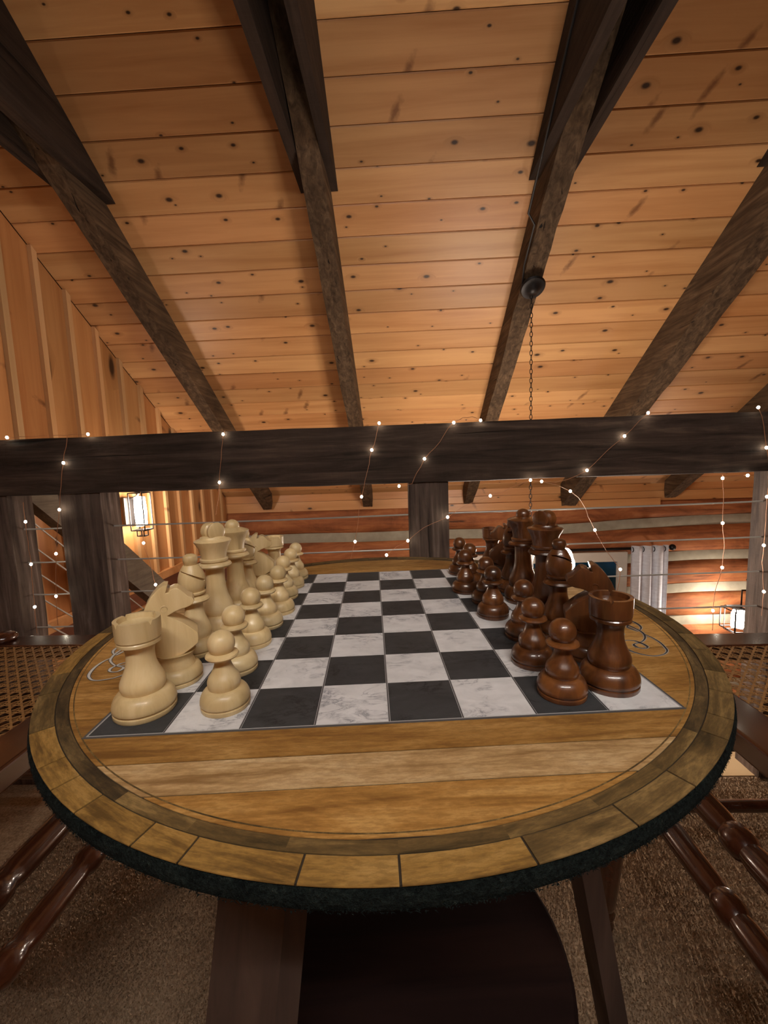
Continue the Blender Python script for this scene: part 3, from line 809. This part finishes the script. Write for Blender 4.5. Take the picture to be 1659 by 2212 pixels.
# ================================================================== CHESS PIECES
def arc(cx, cz, r, a0, a1, n, sx=1.0):
    return [(max(0, cx + sx * r * math.cos(math.radians(a0 + (a1 - a0) * i / n))), cz + r * math.sin(math.radians(a0 + (a1 - a0) * i / n))) for i in range(n + 1)]
def base_prof(R, h, rn):
    """turned foot: lower band, groove, swelling cushion that closes to radius rn at height h"""
    b = .26 * h
    p = [(0, 0), (R * .955, 0), (R * .985, b * .22), (R * .985, b * .78), (R * .935, b * .92), (R * .935, b * 1.04), (R * .985, b * 1.2)]
    for i in range(9):
        t = i / 8 * math.pi / 2
        p.append((rn + (R - rn) * math.cos(t) ** 1.05 if i < 8 else rn, b * 1.35 + (h - b * 1.35) * math.sin(t)))
    return p + [(0, h)]
def spline(pts, n=6):
    return [p for p in smooth_path(pts, n)]
def solid(prof): return [(0, prof[0][1])] + list(prof) + [(0, prof[-1][1])]

def build_pawn(mt, t):
    MB().lathe(base_prof(.0176, .0150, .0112), 36).build('base', mt, t, 40)
    MB().lathe(solid(spline([(.0108, .0148), (.0117, .0185), (.0109, .0225), (.0082, .0268), (.0063, .0312), (.0056, .0345), (.0058, .0372)])), 32).build('stem', mt, t, 40)
    MB().lathe([(0, .0368), (.0065, .0368), (.0108, .0375), (.0117, .0388), (.0112, .0400), (.0085, .0412), (0, .0414)], 32).build('collar', mt, t, 30)
    MB().lathe([(0, .0408)] + arc(0, .0474, .0096, -62, 90, 14)[:-1] + [(0, .0570)], 32).build('head', mt, t, 60)
def build_rook(mt, t):
    MB().lathe(base_prof(.0212, .0165, .0140), 40).build('base', mt, t, 40)
    MB().lathe(solid(spline([(.0138, .0162), (.0150, .0200), (.0146, .0240), (.0121, .0300), (.0101, .0355), (.0094, .0410), (.0096, .0460), (.0110, .0500)])), 36).build('stem', mt, t, 40)
    # crown with sunk top and four small notches
    seg = 64; m = MB(); vs = []
    prof = [(.0105, .0500), (.0142, .0512), (.0142, .0530), (.0136, .0538), (.0146, .0550), (.0150, .0620), (.0151, .0690), (.0124, .0690), (.0117, .0655), (.004, .0640)]
    for i in range(seg):
        a = 2 * math.pi * i / seg; ph = (i + 8) % 16
        for j, (r, z) in enumerate(prof):
            if j in (6, 7) and ph == 0: z -= .0030
            vs.append((r * math.cos(a), r * math.sin(a), z))
    k = len(prof); fs = []
    for i in range(seg):
        for j in range(k - 1): fs.append((i * k + j, ((i + 1) % seg) * k + j, ((i + 1) % seg) * k + j + 1, i * k + j + 1))
    fs += [tuple(i * k + k - 1 for i in range(seg)), tuple(reversed([i * k for i in range(seg)]))]
    m.add(vs, fs).build('battlement', mt, t, 35)
def build_bishop(mt, t, ang):
    MB().lathe(base_prof(.0196, .0160, .0130), 38).build('base', mt, t, 40)
    MB().lathe(solid(spline([(.0128, .0157), (.0140, .0205), (.0128, .0262), (.0098, .0345), (.0082, .0420), (.0080, .0500)])), 34).build('stem', mt, t, 40)
    MB().lathe([(0, .0492), (.0085, .0492), (.0138, .0502), (.0146, .0516), (.0136, .0534), (.0095, .0552), (.0090, .0566), (.0112, .0574), (.0114, .0590), (.0096, .0600), (0, .0602)], 34).build('collar', mt, t, 30)
    pr = spline([(.0100, .0598), (.0117, .0640), (.0122, .0690), (.0114, .0750), (.0092, .0805), (.0066, .0848)], 26)
    m = MB().lathe(solid(pr), 110)
    # slit: a thin tilted cut on one side of the mitre
    d = Vector((math.cos(ang), math.sin(ang), 0)); nrm = (Vector((0, 0, 1)) * .93 - d.cross(Vector((0, 0, 1))) * .42 + d * -.25).normalized(); c0 = Vector((0, 0, .0762)) + d * .006
    nv = []
    for v in m.v:
        p = Vector(v); s = abs((p - c0).dot(nrm)); r = Vector((p.x, p.y, 0)); side = r.dot(d)
        if side > .002 and r.length > .003 and s < .0007: p -= r.normalized() * .0032 * (1 - s / .0012)
        nv.append(tuple(p))
    m.v = nv; m.build('mitre', mt, t, 40)
    MB().lathe(solid(spline([(.0050, .0842), (.0058, .0862), (.0066, .0895), (.0058, .0930), (.0030, .0949)], 5)), 28).build('finial', mt, t, 50)
def build_queen(mt, t):
    MB().lathe(base_prof(.0220, .0190, .0150), 40).build('base', mt, t, 40)
    MB().lathe(solid(spline([(.0150, .0187), (.0162, .0225), (.0163, .0262), (.0145, .0320), (.0115, .0400), (.0099, .0490), (.0094, .0600), (.0097, .0690)])), 36).build('stem', mt, t, 40)
    MB().lathe([(0, .0682), (.0108, .0682), (.0162, .0694), (.0172, .0712), (.0160, .0732), (.0128, .0744), (.0126, .0752), (.0138, .0760), (.0140, .0778), (.0122, .0790), (0, .0792)], 36).build('collar', mt, t, 30)
    MB().lathe([(0, .0786), (.0118, .0786), (.0120, .0820), (.0133, .0890), (.0158, .0955), (.0184, .0995), (.0186, .1006), (.0175, .1014), (.0130, .1030), (.0085, .1046), (0, .1050)], 40).build('crown', mt, t, 35)
    MB().lathe([(0, .1040)] + arc(0, .1062, .0078, -15, 90, 10, 1.05)[:-1] + [(0, .1140)], 28).build('finial', mt, t, 60)
def build_king(mt, t, ang):
    MB().lathe(base_prof(.0222, .0190, .0152), 40).build('base', mt, t, 40)
    MB().lathe(solid(spline([(.0152, .0187), (.0165, .0225), (.0165, .0262), (.0146, .0320), (.0116, .0400), (.0101, .0490), (.0096, .0600), (.0099, .0700)])), 36).build('stem', mt, t, 40)
    MB().lathe([(0, .0692), (.0112, .0692), (.0165, .0702), (.0176, .0718), (.0166, .0738), (.0132, .0750), (.0130, .0758), (.0142, .0766), (.0144, .0786), (.0126, .0798), (0, .0800)], 36).build('collar', mt, t, 30)
    MB().lathe([(0, .0794), (.0126, .0794), (.0132, .0840), (.0150, .0905), (.0184, .0966), (.0188, .0980), (.0178, .0990), (.0136, .1002), (.0128, .1012), (.0124, .1020), (.0085, .1034), (0, .1036)], 40).build('crown', mt, t, 35)
    m = MB()
    m.lathe([(0, -.0100), (.0082, -.0098), (.0098, -.0086), (.0090, -.0050), (.0072, -.0036), (.0070, -.0020), (.0088, -.0006), (.0094, .0030), (.0090, .0070), (.0056, .0092), (0, .0094)], 26, 'x', (0, 0, .1080))
    m.lathe([(.0060, .1020), (.0055, .1050)], 18)
    q = Matrix.Rotation(ang, 3, 'Z'); m.v = [tuple(q @ Vector(v)) for v in m.v]
    m.build('cross_finial', mt, t, 40)
KN = [(490, 1330), (520, 1390), (600, 1436), (700, 1442), (800, 1420), (890, 1370), (950, 1325), (958, 1270), (956, 1215), (888, 1145), (805, 1072), (676, 985), (745, 952), (805, 932), (855, 926), (905, 910), (938, 882), (946, 860), (930, 825), (885, 800), (840, 745), (792, 702), (760, 698), (715, 716), (704, 738), (680, 738), (690, 705), (700, 662), (660, 655), (600, 695), (540, 760), (485, 845), (448, 935), (432, 1020), (436, 1110), (452, 1220)]
def build_knight(mt, t):
    MB().lathe(base_prof(.0200, .0135, .0150), 38).build('base', mt, t, 40)
    MB().lathe(solid(spline([(.0150, .0132), (.0138, .0165), (.0130, .0195), (.0140, .0225), (.0158, .0250)])), 36).build('neck_ring', mt, t, 40)
    k = 7.5e-5
    P = [((u - 712) * k, .0830 - (v - 650) * k) for u, v in KN]
    me = bpy.data.meshes.new('horse_head'); bm2 = bmesh.new()
    # cross-section half width: wide at the chest, slim at mane and muzzle
    def hw(x, z):
        base = .0118 - .0035 * min(1, max(0, (z - .03) / .05)); return base
    fv = [bm2.verts.new((x, -hw(x, z), z)) for x, z in P]; bv = [bm2.verts.new((x, hw(x, z), z)) for x, z in P]
    f1 = bm2.faces.new(fv); f2 = bm2.faces.new(list(reversed(bv))); n = len(P)
    for i in range(n): bm2.faces.new((fv[i], bv[i], bv[(i + 1) % n], fv[(i + 1) % n]))
    bmesh.ops.recalc_face_normals(bm2, faces=bm2.faces)
    ed = [e for e in bm2.edges if len(e.link_faces) == 2 and (f1 in e.link_faces or f2 in e.link_faces)]
    bmesh.ops.bevel(bm2, geom=ed, offset=.0026, segments=3, profile=.6, affect='EDGES', clamp_overlap=True)
    bmesh.ops.triangulate(bm2, faces=[f for f in bm2.faces if len(f.verts) > 4])
    bm2.to_mesh(me); bm2.free(); me.materials.append(mt)
    me.polygons.foreach_set('use_smooth', [True] * len(me.polygons)); me.set_sharp_from_angle(angle=math.radians(28))
    hh = link('horse_head', me, t)
    for s in (-1, 1):
        c = Vector(((650 - 712) * k, s * (hw(0, .0650)), .0830 - (905 - 650) * k))
        MB().tube([c + Vector((.0024 * math.cos(q), 0, .0024 * math.sin(q))) for q in [2 * math.pi * i / 14 for i in range(14)]], .00045, 5, True).build('eye', mt, hh, 60)

OFF = {'pale': 1, 'brown': -1}
protos = {}
def piece(kind, colour, col, row, label, rot=0.0):
    p2 = Vector(((col - 4) * S_, (row - 4) * S_, 0)); p2 = Matrix.Rotation(TABLE_A, 3, 'Z') @ p2
    loc = (p2.x, p2.y, TOP_Z + .0004)
    key = (kind, colour)
    if key not in protos:
        t = thing(kind, label, 'chess piece', loc, rot, ('pale' if colour == 'pale' else 'dark brown') + ' wooden chess pieces')
        mt = M[colour]
        nm = kind.split('_')[-1]
        if nm == 'pawn': build_pawn(mt, t)
        elif nm == 'rook': build_rook(mt, t)
        elif nm == 'bishop': build_bishop(mt, t, -1.35)
        elif nm == 'queen': build_queen(mt, t)
        elif nm == 'king': build_king(mt, t, 0)
        else: build_knight(mt, t)
        protos[key] = t
    else:
        t = copy_tree(protos[key]); t.location = loc; t.rotation_euler = (0, 0, rot); t['label'] = label
    return t
side = ['king-side rook', 'king-side knight', 'king-side bishop', 'king', 'queen', 'queen-side bishop', 'queen-side knight', 'queen-side rook']
WP = [(1.62, .59), (1.43, 1.71), (1.42, 2.76), (1.45, 3.71), (1.55, 4.58), (1.44, 5.70), (1.44, 6.71), (1.42, 7.63)]
BP = [(6.56, .47), (6.51, 1.46), (6.74, 2.53), (6.48, 3.70), (6.58, 4.63), (6.28, 5.57), (6.60, 6.42), (6.52, 7.42)]
for i in range(8):
    piece('chess_pawn', 'pale', *WP[i], 'pale wooden pawn standing in front of the pale %s' % side[i], i * 1.3)
    piece('chess_pawn', 'brown', *BP[i], 'dark brown wooden pawn standing in front of the dark %s' % side[i], i * 1.7)
for colour, nm in (('pale', 'pale cream'), ('brown', 'glossy dark brown')):
    pl = colour == 'pale'; f = 0.0 if pl else math.pi
    c = colour
    B_ = dict(R1=(.46, .585), N1=(.53, 1.44), B1=(.42, 2.52), K=(.44, 3.62), Q=(.53, 4.64), B2=(.53, 5.5), N2=(.62, 6.5), R2=(.79, 7.5)) if pl else \
         dict(R1=(7.375, .67), N1=(7.53, 1.64), B1=(7.46, 2.6), K=(7.58, 3.55), Q=(7.50, 4.65), B2=(7.52, 5.5), N2=(7.58, 6.5), R2=(7.56, 7.5))
    piece('chess_rook', c, *B_['R1'], nm + ' rook with notched crown in the corner beside the king-side knight', .35)
    piece('chess_rook', c, *B_['R2'], nm + ' rook in the corner beside the queen-side knight', .2)
    piece('chess_knight', c, *B_['N1'], nm + ' horse-head knight between king-side rook and bishop', f + TABLE_A + (.40 if pl else -.34))
    piece('chess_knight', c, *B_['N2'], nm + ' horse-head knight between queen-side rook and bishop', f + TABLE_A + (.24 if pl else -.22))
    piece('chess_bishop', c, *B_['B1'], nm + ' bishop with slit mitre standing next to the king', 0)
    piece('chess_bishop', c, *B_['B2'], nm + ' bishop with slit mitre standing next to the queen', .3)
    piece('chess_king', c, *B_['K'], nm + ' king, tallest of its set, with block-shaped finial', 2.55 if pl else .60)
    piece('chess_queen', c, *B_['Q'], nm + ' queen with domed knob on a flared crown', 0)

# ================================================================== CANE STOOLS
def stool(xf, y0, y1, sgn, label):
    """xf: front edge, stool extends away from the table; sgn -1 = on the batten wall side"""
    Hs = .945 - .335; Wd = y1 - y0; Dp = .53
    t = thing('cane_stool', label, 'stool', (CAM.x + xf, CAM.y + y0, 0), 0, 'cane-seated stools')
    X = lambda x: sgn * x
    def bx(nm, x0, x1, a0, a1, z0, z1, bev=.004):
        m = MB().box(min(X(x0), X(x1)), max(X(x0), X(x1)), a0, a1, z0, z1); o = m.build(nm, M['chair'], t)
        b = o.modifiers.new('round', 'BEVEL'); b.width = bev; b.segments = 3; return o
    fr_ = .062
    bx('seat_rail', 0, fr_, 0, Wd, Hs - .030, Hs)
    bx('seat_rail', Dp - fr_, Dp, 0, Wd, Hs - .030, Hs)
    bx('seat_rail', fr_ - .002, Dp - fr_ + .002, 0, .055, Hs - .030, Hs - .0005)
    bx('seat_rail', fr_ - .002, Dp - fr_ + .002, Wd - .055, Wd, Hs - .030, Hs - .0005)
    # woven cane
    m = MB(); sp = .0190; a0, a1, b0, b1 = fr_ - .004, Dp - fr_ + .004, .051, Wd - .051; zc = Hs - .004
    def strip(p, q, w, z, wave=0):
        p = Vector(p); q = Vector(q); d = (q - p); L = d.length
        if L < .004: return
        d.normalize(); nn = Vector((-d.y, d.x)) * w * .5; n = max(1, int(L / (sp / 2)))
        vs = []
        for i in range(n + 1):
            c = p + d * L * i / n; zz = z + (wave * (1 if i % 2 else -1))
            vs += [(X(c.x - nn.x), c.y - nn.y, zz), (X(c.x + nn.x), c.y + nn.y, zz)]
        m.add(vs, [(2 * i, 2 * i + 2, 2 * i + 3, 2 * i + 1) for i in range(n)])
    nX = int((a1 - a0) / sp) + 1; nY = int((b1 - b0) / sp) + 1
    for i in range(nX):
        x = a0 + i * sp
        for d in (-.0022, .0022): strip((x + d, b0), (x + d, b1), .0026, zc, .0008)
    for i in range(nY):
        y = b0 + i * sp
        for d in (-.0022, .0022): strip((a0, y + d), (a1, y + d), .0026, zc + .0006, -.0008)
    for sg in (1, -1):
        for i in range(-nY - 1, nX + nY + 1):
            # diagonal lines x - sg*y = const, passing between the crossings
            x0 = a0 + (i + .5) * sp; ya = b0; yb = b1
            if sg == 1: pa, pb = (x0, b0), (x0 + (b1 - b0), b1)
            else: pa, pb = (x0, b0), (x0 - (b1 - b0), b1)
            P0, P1 = Vector(pa), Vector(pb); tt = []
            for lim in (a0, a1):
                tt.append((lim - P0.x) / (P1.x - P0.x))
            lo, hi = max(0, min(tt)), min(1, max(tt))
            if lo < hi: strip(P0.lerp(P1, lo), P0.lerp(P1, hi), .0030, zc + .0016, .0003)
    tag(m.build('cane_weave', M['cane'], t), 'honey woven open cane', kind='stuff')
    leg = [(.0150, 0), (.0205, .012), (.0215, .03), (.0160, .05), (.0210, .062), (.0215, .072), (.0170, .085), (.0205, .11), (.0225, .30), (.0235, .52), (.0200, .56), (.0240, .575), (.0240, .60), (.0190, .615), (.0230, .65), (.0240, .85), (.0200, .94), (.0200, 1.0)]
    feet = {}
    for nm, (x, y) in dict(a=(.026, .03), b=(.026, Wd - .03), c=(Dp - .03, .03), d=(Dp - .03, Wd - .03)).items():
        sx = (-.045 if sgn > 0 else -.012) if x < .1 else (.02 if sgn > 0 else .10); sy = -.02 if y < .1 else (.012 if sgn > 0 else .095)
        p0 = Vector((X(x + sx), y + sy, 0)); p1 = Vector((X(x), y, Hs - .028))
        MB().lathe_between(p0, p1, leg, 18).build('leg', M['chair'], t, 40); feet[nm] = (p0, p1)
    def on(nm, h): p0, p1 = feet[nm]; return p0.lerp(p1, h / (Hs - .028))
    bead = lambda t: [(.0172, t - .060), (.0150, t - .034), (.0188, t - .022), (.0202, t), (.0188, t + .022), (.0150, t + .034), (.0172, t + .060)]
    turn = [(.0100, 0), (.0110, .015), (.0150, .05), (.0170, .12)] + bead(.23) + [(.0175, .36)] + bead(.49) + [(.0180, .66), (.0170, .82), (.0150, .95), (.0110, .985), (.0100, 1.0)]
    for h in (.360, .455): MB().lathe_between(on('a', h), on('b', h), turn, 16).build('front_stretcher', M['chair'], t, 40)
    thin = [(.0085, 0), (.0100, .1), (.0115, .5), (.0100, .9), (.0085, 1)]
    for q, w in (('a', 'c'), ('b', 'd')):
        for h in (.272, .40): MB().lathe_between(on(q, h), on(w, h), thin, 12).build('side_stretcher', M['chair'], t, 40)
    MB().lathe_between(on('c', .30), on('d', .30), thin, 12).build('back_stretcher', M['chair'], t, 40)
    if sgn < 0: MB().sphere((X(.36), Wd - .027, Hs + .006), .024, 16, 10, .55).build('knob', M['chair'], t, 60)
    # back: posts leaning away from the table, with rails
    pp = []
    for y in (.03, Wd - .03):
        p0 = Vector((X(Dp - .022), y, Hs - .002)); p1 = Vector((X(Dp + .13), y, Hs + .46)); pp.append((p0, p1))
        MB().lathe_between(p0, p1, [(.021, 0), (.024, .012), (.021, .03), (.014, .05), (.0175, .2), (.018, .6), (.013, .8), (.016, .93), (.010, .985), (.004, 1.0)], 14).build('back_post', M['chair'], t, 40)
    for h0 in (.28, .56, .82):
        a = pp[0][0].lerp(pp[0][1], h0); b = pp[1][0].lerp(pp[1][1], h0); q = (pp[0][1] - pp[0][0]).normalized() * .03
        nn = Vector((X(.006), 0, 0)); vs = []
        for i in range(9):
            c = a.lerp(b, i / 8) + Vector((X(.025 * math.sin(math.pi * i / 8)), 0, 0))
            vs += [c - q - nn, c - q + nn, c + q + nn, c + q - nn]
        fs = [(0, 1, 2, 3), (32, 33, 34, 35)] + [(4 * i + j, 4 * i + (j + 1) % 4, 4 * i + 4 + (j + 1) % 4, 4 * i + 4 + j) for i in range(8) for j in range(4)]
        MB().add(vs, fs).build('back_slat', M['chair'], t)
    return t
stool(.404, .22, .78, 1, 'cane-seated turned-leg stool on the side of the dark chess pieces')
stool(-.471, .278, .838, -1, 'cane-seated turned-leg stool on the side of the pale chess pieces')

# ================================================================== FAIRY LIGHTS
def strand(label, paths, bulbs):
    """paths: lists of (u, v, distance) along the copper wire; bulbs the same"""
    p0 = at(*bulbs[0]); t = thing('fairy_light_strand', label, 'string lights', p0, 0, 'fairy lights on the railing')
    rs2 = random.Random(int(p0.x * 1000))
    for pth in paths:
        P = [at(*q) - p0 for q in pth]; pts = []
        for a, b in zip(P, P[1:]):
            n = max(2, int((b - a).length / .02))
            for i in range(n):
                q = a.lerp(b, i / n); j = .0016 if i else 0
                pts.append(q + Vector((rs2.uniform(-j, j), rs2.uniform(-j, 0) * .5, rs2.uniform(-j, j))))
        pts.append(P[-1]); MB().tube(pts, .00075, 4).build('wire', M['copper'], t, 60)
    for q in bulbs:
        c = at(*q) - p0
        MB().sphere(c, .0036, 8, 6, 1.15).build('led_bulb', M['led'], t, 80)
F = 1.143; Hn = 1.168
strand('fairy light strand looped over the rail above the dark post beside the stairs',
       [[(15, 946, F), (110, 941, F), (190, 938, F)], [(145, 942, F), (143, 965, F), (137, 1000, F), (132, 1050, F), (128, 1101, F), (124, 1140, F), (121, 1196, F), (121, 1288, F), (125, 1350, F)]],
       [(15, 945, F), (190, 938, F), (137, 1000, F), (128, 1101, F), (121, 1196, F), (121, 1288, F)])
strand('fairy light strand running down the outer railing post by the stairs',
       [[(50, 1085, 1.14), (55, 1127, 1.14), (61, 1170, 1.14), (67, 1219, 1.14), (71, 1265, 1.14), (75, 1311, 1.14), (80, 1368, 1.14)]],
       [(55, 1127, 1.14), (67, 1219, 1.14), (75, 1311, 1.14)])
strand('fairy light strand hanging from the rail in front of the grey stair handrail',
       [[(303, 1057, Hn), (310, 1173, Hn), (325, 1220, Hn), (336, 1263, Hn), (338, 1275, Hn)]], [(310, 1173, Hn), (336, 1263, Hn)])
strand('fairy light strand hanging straight over the rail above the pale king',
       [[(486, 929, F), (482, 938, F), (478, 990, F), (474, 1042, F), (472, 1075, F), (466, 1112, F)]], [(482, 938, F), (474, 1042, F)])
strand('fairy light strand hanging over the rail midway between two posts',
       [[(815, 908, F), (819, 914, F), (812, 945, F), (803, 972, F), (793, 1020, F), (781, 1073, F), (774, 1120, F), (767, 1170, F), (758, 1207, F)]],
       [(819, 914, F), (803, 972, F), (781, 1073, F), (767, 1170, F)])
strand('fairy light strand looping diagonally around the rail and middle post',
       [[(862, 1050, Hn), (890, 1045, F), (900, 1022, F), (917, 991, F), (950, 955, F), (968, 925, F), (980, 913, F), (1000, 902, F), (1020, 900, F), (1038, 908, F)],
        [(828, 1212, F), (835, 1199, F), (858, 1180, F), (881, 1168, F), (915, 1140, F), (967, 1117, F), (1010, 1090, F), (1059, 1071, F), (1085, 1064, F), (1110, 1050, F), (1146, 1037, F)]],
       [(862, 1050, Hn), (917, 991, F), (980, 913, F), (1038, 908, F), (835, 1199, F), (881, 1168, F), (967, 1117, F), (1059, 1071, F)])
strand('fairy light strand crossing the rail diagonally above the dark king',
       [[(1146, 1037, F), (1170, 1040, F), (1200, 1042, F), (1225, 1036, F), (1268, 1016, F), (1310, 975, F), (1349, 942, F), (1380, 910, F), (1400, 892, F)],
        [(1170, 1040, F), (1205, 1048, F), (1232, 1061, F), (1250, 1075, F), (1263, 1095, F), (1270, 1115, F), (1285, 1145, F), (1310, 1190, F), (1325, 1210, F), (1340, 1230, F), (1338, 1255, F), (1332, 1280, F)]],
       [(1146, 1037, F), (1170, 1040, F), (1268, 1016, F), (1349, 942, F), (1400, 892, F), (1232, 1061, F), (1285, 1145, F), (1340, 1230, F)])
strand('fairy light strand hanging plumb in front of the log wall beyond the curtain',
       [[(1561, 1026, F), (1561, 1033, F), (1563, 1085, F), (1561, 1130, F), (1565, 1180, F), (1560, 1226, F), (1545, 1275, F), (1540, 1319, F), (1539, 1362, F)], [(1561, 1033, F), (1590, 1028, F), (1615, 1027, F)]],
       [(1561, 1033, F), (1561, 1130, F), (1560, 1226, F), (1540, 1319, F), (1615, 1027, F)])
strand('fairy light strand wound down the railing post farthest from the stairs',
       [[(1638, 880, F), (1650, 920, F), (1656, 967, F), (1662, 1010, F), (1657, 1073, F), (1650, 1178, F), (1646, 1215, F), (1650, 1278, F), (1645, 1330, F)]],
       [(1638, 880, F), (1656, 967, F), (1657, 1073, F), (1650, 1178, F), (1650, 1278, F)])
